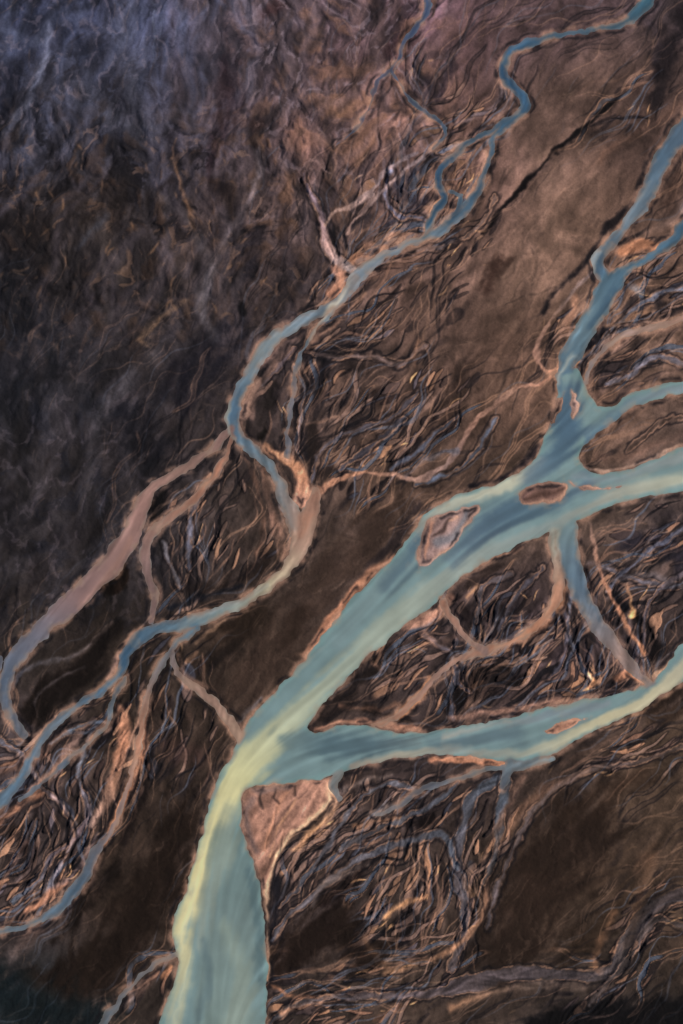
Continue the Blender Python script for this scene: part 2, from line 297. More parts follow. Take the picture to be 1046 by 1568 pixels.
DKS=[
 ([(985,118,4),(940,155,6),(890,198,8),(862,222,6),(838,243,7),(800,285,7),(765,325,7),(742,358,5)],(14,12,16),.95,3),  # valley scarp's shadow line, painted black into the ground colour
 ([(1046,20,20),(1020,80,30),(1000,150,24)],(28,24,30),.7,16),
 ([(765,400,16),(745,440,10)],(48,32,28),.7,10),
 ([(720,560,20),(680,640,20),(620,720,10)],(50,38,34),.5,16),
 ([(345,292,26),(352,310,14)],(22,18,24),.75,14),([(392,352,14),(385,420,12)],(26,24,32),.7,10),
 ([(236,300,10),(300,240,10)],(34,28,30),.6,14),([(345,100,24),(350,180,20),(320,250,10)],(50,36,44),.6,14),([(260,210,14),(265,260,10)],(36,30,38),.6,12),
 ([(300,405,12),(302,412,8)],(22,20,24),.6,8),([(370,470,8),(372,478,6)],(10,10,14),.9,4),
 ([(200,640,40),(215,682,50),(245,690,40)],(18,19,27),.75,20),([(280,590,50),(330,540,40),(352,500,20)],(26,26,36),.8,24),
 ([(10,420,80),(40,540,60),(20,620,50)],(24,27,36),.6,40),([(20,300,40),(60,380,60)],(28,24,26),.5,30),
 ([(150,660,20),(130,560,30)],(30,32,40),.5,20),([(0,160,30),(20,120,20)],(28,32,48),.6,14),([(100,40,20),(130,90,16)],(36,42,62),.6,14),
 ([(150,260,30),(180,330,30),(120,310,30)],(36,29,28),.5,18),([(430,330,14),(440,400,16)],(56,44,44),.5,12),([(330,180,14),(400,190,10)],(60,42,40),.6,10),([(400,20,14),(430,10,10)],(70,44,46),.6,10),
 ([(0,930,20),(90,850,20),(150,800,20)],(30,26,28),.5,18),
 ([(50,1090,44),(90,1050,44),(140,1010,34),(180,960,18)],(22,17,16),.92,9),
 ([(160,900,18),(190,870,16),(195,900,12)],(20,14,12),.9,8),
 ([(90,990,20),(150,960,16)],(52,44,42),.5,10),
 ([(235,780,8),(250,760,8),(232,800,6)],(14,12,12),.8,6),
 ([(270,905,12),(330,900,14),(380,880,14),(410,850,14)],(34,26,24),.75,9),
 ([(340,760,40),(350,800,30)],(52,44,42),.6,14),
 ([(260,930,8),(310,915,8),(370,897,6)],(16,20,30),.85,5),
 ([(620,760,30),(560,830,50),(500,890,50),(450,960,50),(390,1030,50),(350,1060,30)],(60,46,40),.6,26),
 ([(330,980,20),(370,960,40),(400,940,20)],(38,28,22),.7,14),([(310,1020,16),(360,990,30)],(26,20,18),.7,12),([(440,980,20),(460,940,20)],(46,34,28),.6,14),
 ([(250,1065,14),(230,1085,10)],(38,28,26),.7,8),([(240,1120,20),(270,1140,20)],(50,38,34),.6,10),
 ([(280,1240,30),(265,1300,50),(220,1380,70),(180,1450,70),(120,1500,70),(60,1500,30)],(32,23,19),.87,20),
 ([(80,1440,14),(150,1370,14),(180,1320,10)],(22,16,14),.8,8),
 ([(425,1490,20),(460,1450,60),(520,1420,60),(560,1470,40),(600,1450,30)],(31,22,19),.9,16),([(500,1380,20),(540,1350,24),(560,1330,10)],(26,18,18),.85,9),
 ([(625,1262,10),(660,1255,14)],(20,14,16),.85,6),([(630,1460,8),(615,1420,18),(635,1400,14)],(24,20,24),.8,8),
 ([(900,1270,80),(830,1340,110),(790,1420,90),(760,1460,50)],(41,30,25),.82,30),([(960,1380,20),(900,1440,30),(860,1470,30)],(50,37,28),.6,16),
 ([(980,1190,30),(920,1220,30),(870,1250,30)],(52,38,30),.6,20),
 ([(705,1070,30),(740,1045,50),(790,1040,20),(690,1085,16)],(18,14,16),.92,8),
 ([(700,920,12),(720,945,26),(760,930,20)],(28,22,24),.8,8),([(720,895,14),(760,870,10)],(44,34,32),.7,8),
 ([(985,970,34),(1005,1000,20),(975,945,14)],(16,13,16),.9,8),([(935,905,16),(955,930,14)],(12,14,22),.9,6),
 ([(590,1000,14),(530,1070,16),(500,1100,14)],(32,26,26),.8,8),([(625,1105,10),(560,1085,10)],(26,20,20),.8,6),
 ([(940,1035,8),(900,1065,8),(860,1060,10)],(26,22,26),.8,6),([(950,1100,6),(1000,1085,8),(1060,1050,10)],(40,30,26),.8,6),
 ([(1000,1100,20),(1060,1080,20)],(56,42,34),.6,10),
 ([(480,600,16),(520,570,20),(550,560,12)],(34,28,28),.7,10),([(480,540,10),(500,560,16),(460,620,6),(470,700,8)],(20,20,28),.8,6),
 ([(480,660,18),(480,720,14),(510,720,12)],(30,24,24),.7,8),([(540,620,14),(600,580,14)],(44,34,32),.5,10),
 ([(398,670,8),(405,662,6)],(14,12,12),.9,4),([(408,620,10),(420,590,8)],(30,26,26),.6,6),
 ([(520,370,8),(512,350,8),(520,380,5)],(18,18,24),.85,5),([(600,340,16),(640,320,18),(620,300,10)],(38,36,48),.8,10),([(600,290,8),(640,260,10)],(34,36,52),.7,7),
 ([(560,330,10),(540,350,10)],(30,30,40),.7,6),
 ([(655,120,14),(668,150,14),(690,100,10)],(40,34,44),.75,10),([(600,80,10),(630,50,8)],(60,40,46),.6,10),
 ([(830,680,8),(780,728,7),(720,742,5)],(24,22,30),.8,4),([(640,770,10),(600,830,8),(540,900,6)],(34,30,36),.6,6),
 ([(895,560,6),(905,530,8),(925,505,8)],(22,24,34),.85,5),([(960,470,14),(1000,460,14)],(50,44,48),.7,10),([(920,560,16),(960,560,20),(1010,550,20)],(40,34,36),.7,9),
 ([(830,480,6),(850,450,8),(900,400,8),(930,350,8),(975,300,7),(990,250,6)],(22,20,26),.8,5),([(900,400,4),(930,470,7),(910,520,6)],(26,24,32),.7,5),
 ([(1020,310,16),(1040,270,14)],(70,52,46),.7,10),
 ([(960,830,20),(1010,830,20),(1046,860,24)],(40,38,50),.75,14),([(1000,790,16),(1040,790,14)],(48,42,46),.6,10),
 ([(0,1520,60),(80,1545,50),(150,1560,30),(0,1620,80)],(16,28,34),.85,26),  # blurred corner vignette painted into the ground colour as dark teal
 ([(820,1572,34),(880,1560,44),(960,1556,50),(1060,1566,70),(1100,1600,120)],(12,12,16),.95,10),  # ground painted near black here in place of the aircraft's dark edge
 ([(420,1330,10),(422,1380,10),(418,1440,8)],(24,24,32),.85,6),([(460,1280,10),(430,1320,8)],(30,26,32),.7,5),
 ([(230,1160,10),(215,1220,12),(185,1290,10)],(24,18,18),.85,6),
 ([(20,1270,14),(50,1310,16),(30,1350,12)],(40,30,28),.8,9),([(60,1225,10),(50,1260,8)],(30,24,26),.7,6)]
def dark(lst,am=1):
    for pts,c,a,fe in lst:
        r=stroke_sd(pts,fe+3)
        if r is None: continue
        B,D,T=r; s=(slice(B[2],B[3]),slice(B[0],B[1]))
        put(LC,B,am*a*(1-ss(-fe,fe,D+0.3*fe*L3[s]+1.0*fe*rough[s]+.3*fe*ro2[s])),np.array(c,np.float32))
dark(DKS)
m=np.exp(.05*BR*L2+(0.02+0.08*BR)*L3+.03*LL+0.26*rough+0.06*ro2+.28*big+(.05+.05*BR)*tb+.02*tb3)
LC*=m[...,None]
def mix(C,a,c):
    c=np.array(c,np.float32); C[:]=C*(1-a[...,None])+c*a[...,None]
def fil(N,lev,w): return np.clip(1-np.abs(N-lev)/w,0,1)
patch=ss(-.15,.35,fbm(X,Y,60,3,71)); patch2=ss(-.15,.35,fbm(X,Y,45,3,75)); patch3=ss(-.1,.4,fbm(X,Y,38,3,79))
def streams(n,seed,steps,rot1,rot2,w0,w1,dens,thr,soft=1.0,k1=64,k2=24):
    rg=np.random.default_rng(seed)
    A=np.zeros(NX*NY,np.float32)
    px=rg.random(n*6)*(NX-4)+2; py=rg.random(n*6)*(NY-4)+2
    ok=rg.random(n*6)<dens[py.astype(int),px.astype(int)]
    px=px[ok][:n].astype(np.float32);py=py[ok][:n].astype(np.float32); k=len(px)
    wd=(w0+(w1-w0)*rg.random(k)**1.8).astype(np.float32); ln=(.35+.65*rg.random(k)).astype(np.float32)
    P=[]
    for t in range(steps):
        xi=X0+px*ST; yi=Y0+py*ST
        th=rot1*gn(xi/k1,yi/k1,seed)+rot2*gn(xi/k2,yi/k2,seed+1)
        i=np.clip(px,0,NX-1).astype(int); j=np.clip(py,0,NY-1).astype(int)
        vx,vy=VX[j,i],VY[j,i]; c,s_=np.cos(th),np.sin(th)
        px=px+(vx*c-vy*s_)*.8; py=py+(vx*s_+vy*c)*.8
        f=t/(steps*ln); prof=np.clip(np.sin(np.pi*np.clip(f,0,1)),0,1)**.8
        nn=.8+.4*gn(xi/12,yi/12,seed+2)
        al=ss(thr-.3,thr+.2,dens[j,i])
        P.append(np.stack([px,py,wd*prof*nn/ST,al*ss(0,.3,prof)],0))
    P=np.concatenate(P,1); P=P[:,(P[0]>12)&(P[0]<NX-13)&(P[1]>12)&(P[1]<NY-13)&(P[3]>.02)]
    bi=np.round(P[0]).astype(int);bj=np.round(P[1]).astype(int)
    R=int(math.ceil(w1/ST/2+.8*soft))+1
    for dy in range(-R,R+1):
        for dx in range(-R,R+1):
            d=np.hypot(bi+dx-P[0],bj+dy-P[1])
            v=np.clip((P[2]*.5-d)/soft+.75,0,1)*P[3]
            mk=v>0
            np.maximum.at(A,((bj+dy)*NX+bi+dx)[mk],v[mk].astype(np.float32))
    return A.reshape(NY,NX)
mix(LC,ss(.5,1.8,L3)*BR*.35*patch,(108,82,72))
mix(LC,ss(.6,1.9,-L3)*BR*.5*patch2,(26,25,32))
rg=np.random.default_rng(5)
PAL=[(146,106,86),(120,92,78),(98,78,73),(80,63,58),(66,55,56),(96,88,98),(168,124,98),(52,40,38),(28,24,27),(82,86,102),(128,100,88),(44,36,37),(22,20,26),(62,65,80),(180,130,98),(104,84,80)]
HB=np.zeros((NY,NX),np.float32)
for b in range(32):
    big_=b<14
    A=streams(36 if big_ else 62,1000+b*7,int(rg.integers(40,80)) if big_ else int(rg.integers(30,64)),.7,.3,6 if big_ else 2.5,20 if big_ else 8,BR,.45,2.4)
    c=np.array(PAL[rg.integers(len(PAL))],np.float32)*(.85+.3*rg.random())
    mix(LC,ss(.0,.45,A)*.6,(22,20,26))
    mix(LC,ss(.4,.9,A)*.8,c)
    HB=HB*(1-ss(.1,1,A))+ss(.1,1,A)*(.4+.9*rg.random())
print('bars',time.time()-T0)
SH1=streams(100,401,260,1.0,.6,3,9,BR,.38,2.2); SH2=streams(90,411,260,1.0,.6,3,9,BR,.38,2.2)
mix(LC,fil(SH1,.22,.25)*.7,(156,118,96)); mix(LC,ss(.4,.75,SH1)*.85,(80,88,104))
mix(LC,fil(SH2,.22,.25)*.6,(22,20,26)); mix(LC,ss(.35,.75,SH2)*.75,(136,108,98))
SA=streams(520,301,150,1.0,.6,1.6,6,BR,.35)
SB=streams(380,311,170,1.1,.7,1.2,3.6,BR,.35)
SCc=streams(260,321,120,1.1,.7,2,6,BR,.4)
SDd=streams(700,331,140,1.2,.8,.9,2.0,BR,.3)
SE=streams(420,341,30,1.2,1.0,.9,3.4,BR,.45)
SF=streams(380,351,170,.9,.6,.9,1.9,np.clip(.6-BR*.5,0,1),.15)
SG=streams(300,361,150,.9,.6,1.2,4.5,np.clip(.55-BR*.5,0,1),.15,2)
mix(LC,SA*.75,(21,20,26)); mix(LC,SCc*.6,(136,102,86)); mix(LC,SB*.7,(90,97,114)); mix(LC,SDd*.55,(162,124,102)); mix(LC,SE*.85*patch3,(220,166,118))
mix(LC,SG*.32*patch2,(34,28,28)); mix(LC,SF*.34*patch,(130,104,90))
print('streams',time.time()-T0)
cu=fbm(AC+60*q1,AL*.5+50*q2,44,5,91,.5)
zone=(1-ss(330,560,X+.1*Y))*(1-ss(420,760,Y))
blue=zone*(1-ss(150,360,Y+.25*X))
warm=(1-ss(400,620,X))*ss(100,240,Y)*(1-ss(420,640,Y))
left=(1-ss(150,330,X))*ss(480,640,Y)*(1-ss(900,1020,Y))
mid=(ss(340,440,X)*(1-ss(600,760,X)))*(1-ss(220,420,Y))
gen=np.clip(1-BR*1.2,0,1)*(1-warm)*(1-blue)*(1-left)*(1-mid)
cu2=fbm(X+50*q2+8*ro2,Y+50*q1+14*rough,46,6,95,.52)
ul=np.clip(blue+warm+left+mid,0,1).astype(np.float32)
U1=streams(150,501,190,1.2,.6,5,20,ul,.3,6.5,80,34)
U2=streams(150,511,170,1.2,.7,2,8,ul,.3,4.0,70,30)
U3=streams(200,521,150,1.2,.7,6,20,ul,.3,6.5,80,34)
U5=streams(150,541,60,1.8,1.4,1,4,warm.astype(np.float32),.3,2.0,50,18)
cb=(np.array((84,90,118),np.float32)*blue[...,None]+np.array((80,72,80),np.float32)*warm[...,None]+np.array((62,58,64),np.float32)*left[...,None]+np.array((120,97,99),np.float32)*mid[...,None])/(blue+warm+left+mid+1e-3)[...,None]
def mixc(a,C2): LC[:]=LC*(1-a[...,None])+C2*a[...,None]
mix(LC,ss(.0,.45,cu)*ul*.4,(28,26,32)); mix(LC,ss(.05,.45,-cu2)*warm*.6,(22,19,22)); mix(LC,ss(.2,1.8,tb2)*warm*.5,(84,62,50)); mix(LC,ss(.3,1.8,tb2)*mid*.4,(140,100,78))
mix(LC,ss(.1,.45,cu2)*blue*.35,(92,98,126)); mix(LC,ss(.1,.45,-cu2)*(blue+left)*.4,(30,33,46))
mixc(U3*.5*ul,cb*.4); mixc(U1*.42*ul,cb); mixc(U2*.34*ul*patch2,cb*1.25); mix(LC,U5*.5*patch3*warm,(150,110,80))
mix(LC,ss(-.9,-1.4,tb2)*warm*.4*patch,(130,98,78)); mix(LC,ss(-.9,-1.5,tb2)*(mid*.4+left*.2+blue*.3),(126,112,122))
mix(LC,ss(-1.0,-1.5,tb)*gen*.25*patch,(134,108,94)); mix(LC,ss(.9,2.2,tb)*gen*.25,(36,29,28))
dark(DKS,.55)
print('tex',time.time()-T0)
for pts,cols in SC:
    r=stroke_sd(pts,10)
    if r is None: continue
    B,D,T=r; s=(slice(B[2],B[3]),slice(B[0],B[1])); D=D+1.4*vary[s]+.5*L2[s]
    c=colgrad(cols,T)*np.exp(.08*L2[s]+.14*L3[s]+.06*ro2[s])[...,None]
    put(LC,B,fil(D,3.5,3)*.6,np.array((22,20,26),np.float32))
    put(LC,B,.85*(1-ss(-3,2,D)),c)
    put(LC,B,fil(D,1.0,1.6)*.6*ss(-.2,.3,rough[s]),np.array((164,124,102),np.float32))

SD=[
 ([(300,-20,14),(310,60,18),(330,130,14),(345,200,12)],[(92,88,106),(80,72,84)],.4,14),
 ([(200,0,20),(190,80,30),(215,160,30),(250,230,16)],[(84,88,110),(82,84,100),(70,66,78)],.45,20),
 ([(75,40,8),(70,90,10),(45,150,8),(10,200,6),(-10,220,6)],[(118,122,146),(104,106,126)],.7,7),([(0,40,14),(40,60,10),(70,60,6)],[(82,88,112)]*2,.55,10),
 ([(130,120,20),(170,180,24),(230,200,16)],[(82,84,102),(74,76,90)],.5,20),
 ([(395,230,6),(398,270,8),(372,320,10),(350,360,8),(322,420,10),(310,480,14),(330,520,12)],[(104,94,100),(98,88,94),(90,82,86),(82,78,84)],.8,6),
 ([(240,300,6),(290,340,6),(318,400,12),(310,450,18)],[(84,76,78),(88,82,88)],.6,9),
 ([(270,255,3),(292,330,4),(300,352,4)],[(140,104,80),(150,108,80)],.6,4),
 ([(285,460,5),(250,485,6),(215,520,8),(232,530,4)],[(120,94,76),(136,106,84)],.6,4),
 ([(235,540,14),(190,590,14),(160,625,14),(140,680,16),(140,760,20)],[(92,86,92),(88,84,92),(66,62,68),(60,56,60)],.65,12),
 ([(120,380,5),(150,345,8),(165,330,5)],[(86,92,110),(80,86,102)],.45,8),
 ([(455,200,40),(480,240,40),(470,270,20)],[(140,102,94),(150,110,100)],.5,22),
 ([(560,210,50),(545,250,40)],[(128,96,86)]*2,.4,24),
 ([(500,160,6),(520,180,10),(540,160,6)],[(134,98,76)]*2,.5,8),
 ([(700,190,5),(735,178,5),(765,150,6),(770,128,4)],[(140,116,116),(120,104,108)],.7,4),
 ([(757,100,4),(765,75,4),(800,58,5),(860,48,3)],[(116,92,90)]*2,.6,4),
 ([(785,145,8),(775,165,7),(760,182,4)],[(120,96,92)]*2,.6,5),
 ([(640,235,4),(600,255,6),(575,285,7),(560,300,7)],[(120,106,112),(140,118,116)],.88,2.2),
 ([(650,240,4),(620,262,4),(590,290,5),(550,330,4),(530,360,5)],[(128,112,116),(148,118,108)],.85,2.2),
 ([(570,300,6),(535,318,7),(510,328,7),(498,345,5)],[(140,118,116),(150,120,108)],.88,2.2),
 ([(560,375,10),(600,362,8),(640,358,4)],[(150,110,90),(140,104,88)],.8,4),
 ([(540,400,10),(560,390,12),(590,380,8)],[(168,118,92),(160,112,88)],.8,4),
 ([(512,410,10),(524,430,16),(505,450,12)],[(168,122,104),(160,112,90)],.85,5),
 ([(700,350,6),(735,320,6),(752,270,4),(762,230,4)],[(110,84,72)]*2,.6,4),
 ([(690,270,6),(700,290,9),(715,300,8)],[(130,96,82)]*2,.7,4),
 ([(560,430,6),(610,405,8),(660,380,5)],[(128,92,76),(110,80,68)],.6,5),
 ([(560,450,4),(520,490,5),(480,525,5)],[(150,112,92),(128,96,82)],.7,3),
 ([(402,555,12),(430,535,10),(455,515,8),(500,480,4)],[(128,100,92),(120,98,94)],.7,5),
 ([(385,640,7),(395,600,9),(420,560,9),(445,535,7)],[(112,88,80),(128,100,90)],.75,4),
 ([(404,686,8),(430,700,14),(452,712,16),(464,740,20),(462,765,24)],[(168,122,96),(174,126,98),(170,120,94),(166,122,104)],.97,4),
 ([(450,580,3),(444,640,3),(440,690,4)],[(150,112,94)]*2,.7,3),
 ([(404,720,8),(412,770,8),(424,810,16),(432,850,12)],[(120,88,74),(128,96,84),(150,112,94)],.8,5),
 ([(376,700,4),(396,750,5),(404,810,5),(390,850,4)],[(128,92,76)]*2,.5,4),
 ([(842,578,4),(830,586,5),(795,594,6),(760,618,7),(725,650,7),(706,682,7),(676,716,7),(642,734,9),(600,728,5),(560,724,5),(520,734,8),(490,752,10),(478,768,10)],[(150,108,90),(140,108,94),(146,110,96),(130,106,100),(144,112,100),(160,116,94),(164,118,96)],.95,2.2),
 ([(700,690,4),(660,700,4),(620,728,4)],[(96,100,116),(110,100,104)],.6,4),
 ([(858,556,4),(838,570,5),(822,545,7),(824,520,5),(845,490,4),(872,455,4),(905,415,4)],[(168,120,96),(150,114,100),(140,108,94),(118,98,92),(130,110,108)],.9,2.2),
 ([(700,430,3),(660,480,3),(640,540,5),(610,600,4)],[(120,92,78)]*2,.6,3),
 ([(640,520,4),(636,560,5)],[(140,100,80)]*2,.5,4),
 ([(690,470,3),(700,520,3),(690,580,3),(640,640,4)],[(106,82,72)]*2,.65,3),
 ([(470,650,3),(520,635,4),(560,580,3),(600,560,3)],[(130,100,86)]*2,.7,2.5),
 ([(500,620,4),(540,600,3),(570,540,3)],[(120,94,84)]*2,.6,2.5),
 ([(960,210,3),(900,260,3),(830,320,3),(780,360,3),(760,400,4)],[(124,96,84)]*2,.5,3),
 ([(1046,160,10),(980,200,10),(930,230,8),(920,250,6)],[(120,88,74)]*2,.5,8),
 ([(1000,90,8),(1010,60,8),(985,30,4)],[(70,60,68)]*2,.6,6),
 ([(950,385,14),(980,375,18),(1005,378,10)],[(158,108,82),(150,104,80)],.9,4),
 ([(880,460,12),(868,500,12),(850,520,8)],[(150,110,90),(130,98,84)],.8,5),
 ([(1046,320,14),(1020,345,10),(990,355,8)],[(150,128,124),(140,110,98)],.7,5),
 ([(968,440,10),(980,452,6)],[(120,126,138)]*2,.7,5),
 ([(930,500,6),(960,490,5),(1000,470,4)],[(160,118,92)]*2,.7,4),
 ([(915,545,8),(940,535,10),(975,515,8),(1040,505,6)],[(140,108,94),(134,104,92)],.8,5),
 ([(925,600,8),(960,596,8),(1000,582,8),(1046,560,6)],[(120,94,84)]*2,.6,5),
 ([(910,700,8),(960,700,12),(1046,665,8)],[(100,76,66),(110,84,74)],.7,8),
 ([(895,715,4),(935,722,5),(1000,700,6),(1060,676,6)],[(168,140,126)]*2,.8,2.5),
 ([(600,850,8),(560,885,12),(520,932,12),(490,975,14),(470,1003,10)],[(128,94,78),(158,110,86),(164,112,88),(150,108,88)],.85,4),
 ([(690,860,6),(725,868,6),(760,852,5),(800,838,4)],[(164,122,100)]*2,.7,3),
 ([(620,962,10),(650,950,18),(672,935,14),(690,915,8)],[(166,124,106),(160,116,98)],.85,4),
 ([(650,970,10),(670,985,12),(700,975,8)],[(140,108,96)]*2,.7,5),
 ([(862,905,16),(856,935,14)],[(184,130,98)]*2,.8,4),
 ([(840,950,14),(810,972,12),(780,990,9)],[(172,120,92),(160,114,92)],.8,4),
 ([(905,800,5),(912,850,6),(930,900,6),(955,950,6),(985,1000,6)],[(130,104,94),(158,112,90),(176,122,92)],.88,2.5),
 ([(900,860,8),(925,870,6),(940,860,5)],[(120,104,104)]*2,.6,5),
 ([(965,945,7),(968,930,4),(960,900,3)],[(230,170,112),(150,110,90)],.9,2.5),  # warm glint painted into the sand colour
 ([(980,1040,12),(960,1030,14),(945,1040,8)],[(168,116,90)]*2,.85,4),
 ([(900,1030,6),(908,1045,8),(895,1055,4)],[(196,140,100)]*2,.8,3),
 ([(660,1040,10),(640,1070,14),(610,1095,12)],[(170,118,88),(178,124,92)],.85,4),
 ([(480,1115,5),(540,1104,6),(600,1112,10),(640,1118,8)],[(150,108,88),(166,118,96)],.8,3),
 ([(690,1100,8),(760,1090,8),(830,1078,8),(900,1066,5)],[(130,98,86),(150,112,96)],.8,4),
 ([(660,1165,8),(720,1162,12),(780,1172,10)],[(164,112,88),(170,118,92)],.9,3),
 ([(385,1206,5),(440,1196,8),(500,1182,10),(560,1168,6),(640,1156,5)],[(150,116,96),(150,120,106),(150,130,116)],.8,3),
 ([(640,1070,6),(580,1085,4),(520,1080,3)],[(140,100,80)]*2,.6,4),
 ([(570,1015,4),(600,1040,5),(640,1030,4)],[(130,96,80)]*2,.6,4),
 ([(222,1060,8),(220,1110,12),(216,1150,16),(200,1200,12),(175,1262,9),(158,1292,8)],[(140,106,92),(160,114,92),(168,116,90),(180,124,94),(168,118,92)],.9,4),
 ([(184,1085,12),(192,1120,18),(182,1165,18),(165,1220,14),(140,1262,10)],[(150,108,88),(164,114,90),(150,112,94),(130,106,98)],.85,5),
 ([(100,1120,12),(70,1150,12),(40,1165,14),(0,1180,12)],[(150,114,98),(160,114,92),(150,108,90)],.8,5),
 ([(140,1105,8),(110,1140,10),(80,1180,8),(40,1215,7)],[(140,112,104),(150,114,100)],.75,4),
 ([(60,1215,10),(20,1240,10),(0,1260,8)],[(168,116,90)]*2,.8,5),
 ([(100,1350,8),(70,1375,10),(40,1395,8)],[(168,118,94)]*2,.85,4),
 ([(150,1275,5),(120,1330,5),(80,1360,6)],[(120,100,100)]*2,.7,4),
 ([(40,1290,6),(20,1320,8),(10,1350,6)],[(120,92,86)]*2,.6,5),
 ([(60,1420,12),(30,1450,18),(10,1470,14)],[(140,106,92),(90,80,80)],.7,10),
 ([(10,1060,7),(30,1035,7),(60,1015,5),(120,1000,4),(170,955,5)],[(92,92,104),(104,98,104),(110,90,82)],.7,4),
 ([(60,1100,3),(56,1070,3),(90,1040,3),(130,1020,3)],[(80,72,74)]*2,.7,3),
 ([(25,1110,5),(50,1128,5),(80,1108,5)],[(140,112,100)]*2,.8,3),
 ([(205,975,10),(180,1010,8),(165,1040,8)],[(140,110,100)]*2,.7,4),
 ([(300,1000,6),(280,1020,6),(275,1002,6)],[(150,112,90)]*2,.7,3),
 ([(300,985,5),(330,960,4),(380,935,3)],[(150,116,94)]*2,.7,3),
 ([(360,1110,6),(385,1085,5),(400,1070,4)],[(110,104,110)]*2,.6,3),
 ([(260,1150,30),(300,1160,30)],[(80,58,54)]*2,.5,10),
 ([(240,1490,8),(220,1510,12),(195,1540,10)],[(150,108,88),(120,100,94)],.8,5),
 ([(250,1495,8),(262,1480,6)],[(160,110,82)]*2,.8,3),
 ([(475,1205,14),(500,1215,14),(515,1232,8),(490,1262,8),(450,1300,6)],[(186,140,112),(196,150,122),(200,150,112),(190,140,104)],.8,5),
 ([(520,1215,10),(560,1195,6),(600,1185,4)],[(128,110,104)]*2,.7,4),
 ([(568,1248,8),(585,1240,16),(605,1235,10)],[(130,122,122),(124,118,120)],.75,5),
 ([(545,1265,7),(580,1258,5),(610,1250,4)],[(150,108,82)]*2,.7,4),
 ([(590,1402,5),(615,1385,6),(650,1375,3)],[(206,150,104),(180,130,96)],.8,5),  # orange highlight patch painted into the ground colour
 ([(480,1385,5),(500,1350,8),(560,1325,7)],[(110,96,92)]*2,.7,5),
 ([(560,1440,8),(590,1480,7)],[(110,80,60)]*2,.5,8),
 ([(590,1490,5),(640,1475,8),(690,1455,9),(740,1400,6),(745,1350,5)],[(150,112,86),(160,116,90),(120,90,76)],.75,4),
 ([(735,1330,4),(760,1270,6),(785,1220,11),(800,1190,9)],[(130,100,84),(140,104,86),(120,92,80)],.7,4),
 ([(720,1320,6),(715,1350,7),(722,1370,4)],[(60,64,78),(200,144,100)],.7,4),
 ([(760,1300,8),(800,1240,14),(850,1200,10),(900,1180,5)],[(120,88,70),(128,94,76)],.6,8),
 ([(690,1545,10),(740,1522,12),(830,1508,8),(930,1512,5)],[(160,116,88),(110,92,84),(90,74,68)],.7,6),
 ([(610,1540,12),(580,1560,12)],[(160,112,86)]*2,.7,6),
 ([(430,1550,8),(470,1540,5),(520,1522,4)],[(180,128,98),(120,96,88)],.8,4),
 ([(415,1505,4),(440,1522,5),(480,1525,4)],[(140,96,72)]*2,.8,3),
 ([(970,1420,6),(985,1350,10),(1000,1300,14)],[(92,66,50),(110,80,62)],.5,12),
 ([(940,1400,5),(910,1470,8),(920,1490,5)],[(150,108,82)]*2,.6,6),
 ([(970,1330,8),(985,1310,12)],[(120,88,70)]*2,.5,10),
 ([(730,900,8),(715,915,8)],[(160,118,88)]*2,.7,4),
 ([(1046,900,6),(990,880,8),(940,890,5)],[(100,92,96)]*2,.6,5),
 ([(1046,1000,8),(1010,1030,8),(985,1042,5)],[(190,150,120)]*2,.8,3),
 ([(1046,1045,4),(1000,1080,4),(930,1115,4)],[(170,128,100)]*2,.7,2.5),
 ([(860,1170,8),(920,1140,6),(980,1118,5)],[(110,84,72)]*2,.6,5),
]
for pts,cols,a,fe in SD:
    r=stroke_sd(pts,fe+4)
    if r is None: continue
    B,D,T=r; s=(slice(B[2],B[3]),slice(B[0],B[1]))
    c=colgrad(cols,T)
    if c.ndim==1: c=np.broadcast_to(c,D.shape+(3,))
    md=np.exp(.06*L2[s]+.08*L3[s]+.08*ro2[s])[...,None]
    pm=.5+.5*ss(-.35,.25,rough[s]+.1*L3[s]) if a<.85 else 1
    put(LC,B,a*pm*(1-ss(-fe*.8,fe,D+vary[s]*.8+.15*fe*L3[s]+.3*fe*ro2[s])),c*md)
for pg,c in [([(372,1215),(440,1202),(500,1192),(512,1205),(495,1235),(462,1262),(438,1282),(424,1310),(413,1345),(408,1375),(398,1345),(384,1305),(368,1265)],(140,104,90)),
             ([(150,872),(175,860),(196,870),(190,905),(160,905)],(26,18,15))]:
    B,D=poly_sd(pg,12); s=(slice(B[2],B[3]),slice(B[0],B[1]))
    md=np.exp(.03*L2[s]+.09*L3[s]+.04*ro2[s]+.22*rough[s]+.05*tb[s])[...,None]
    put(LC,B,1-ss(-3,3,D+vary[s]),np.array(c,np.float32)*md)
for pts,c,a,fe in [([(505,1205,9),(500,1232,7),(465,1262,7),(438,1286,6),(420,1318,6),(410,1360,5),(409,1400,4),(411,1500,3)],(202,162,132),.85,3),
   ([(385,1225,8),(378,1262,8),(392,1305,6)],(104,88,86),.75,6),([(440,1212,4),(420,1250,5),(405,1300,6)],(172,122,96),.6,5),([(470,1212,2),(440,1240,3),(420,1270,2)],(92,70,64),.7,2.5),([(400,1208,3),(396,1222,4),(402,1240,2)],(30,26,28),.7,2.5),([(425,1208,3),(422,1222,4),(428,1232,2)],(44,34,34),.7,2.5),([(450,1206,3),(452,1218,3)],(50,38,36),.6,2.5),
   ([(455,1225,2),(430,1262,3),(412,1310,2)],(186,138,108),.6,2),([(390,1212,8),(440,1204,6)],(112,96,94),.6,4)]:
    r=stroke_sd(pts,fe+4); B,D,T=r; s=(slice(B[2],B[3]),slice(B[0],B[1])); put(LC,B,a*(1-ss(-fe,fe,D+vary[s]*.6)),np.array(c,np.float32))
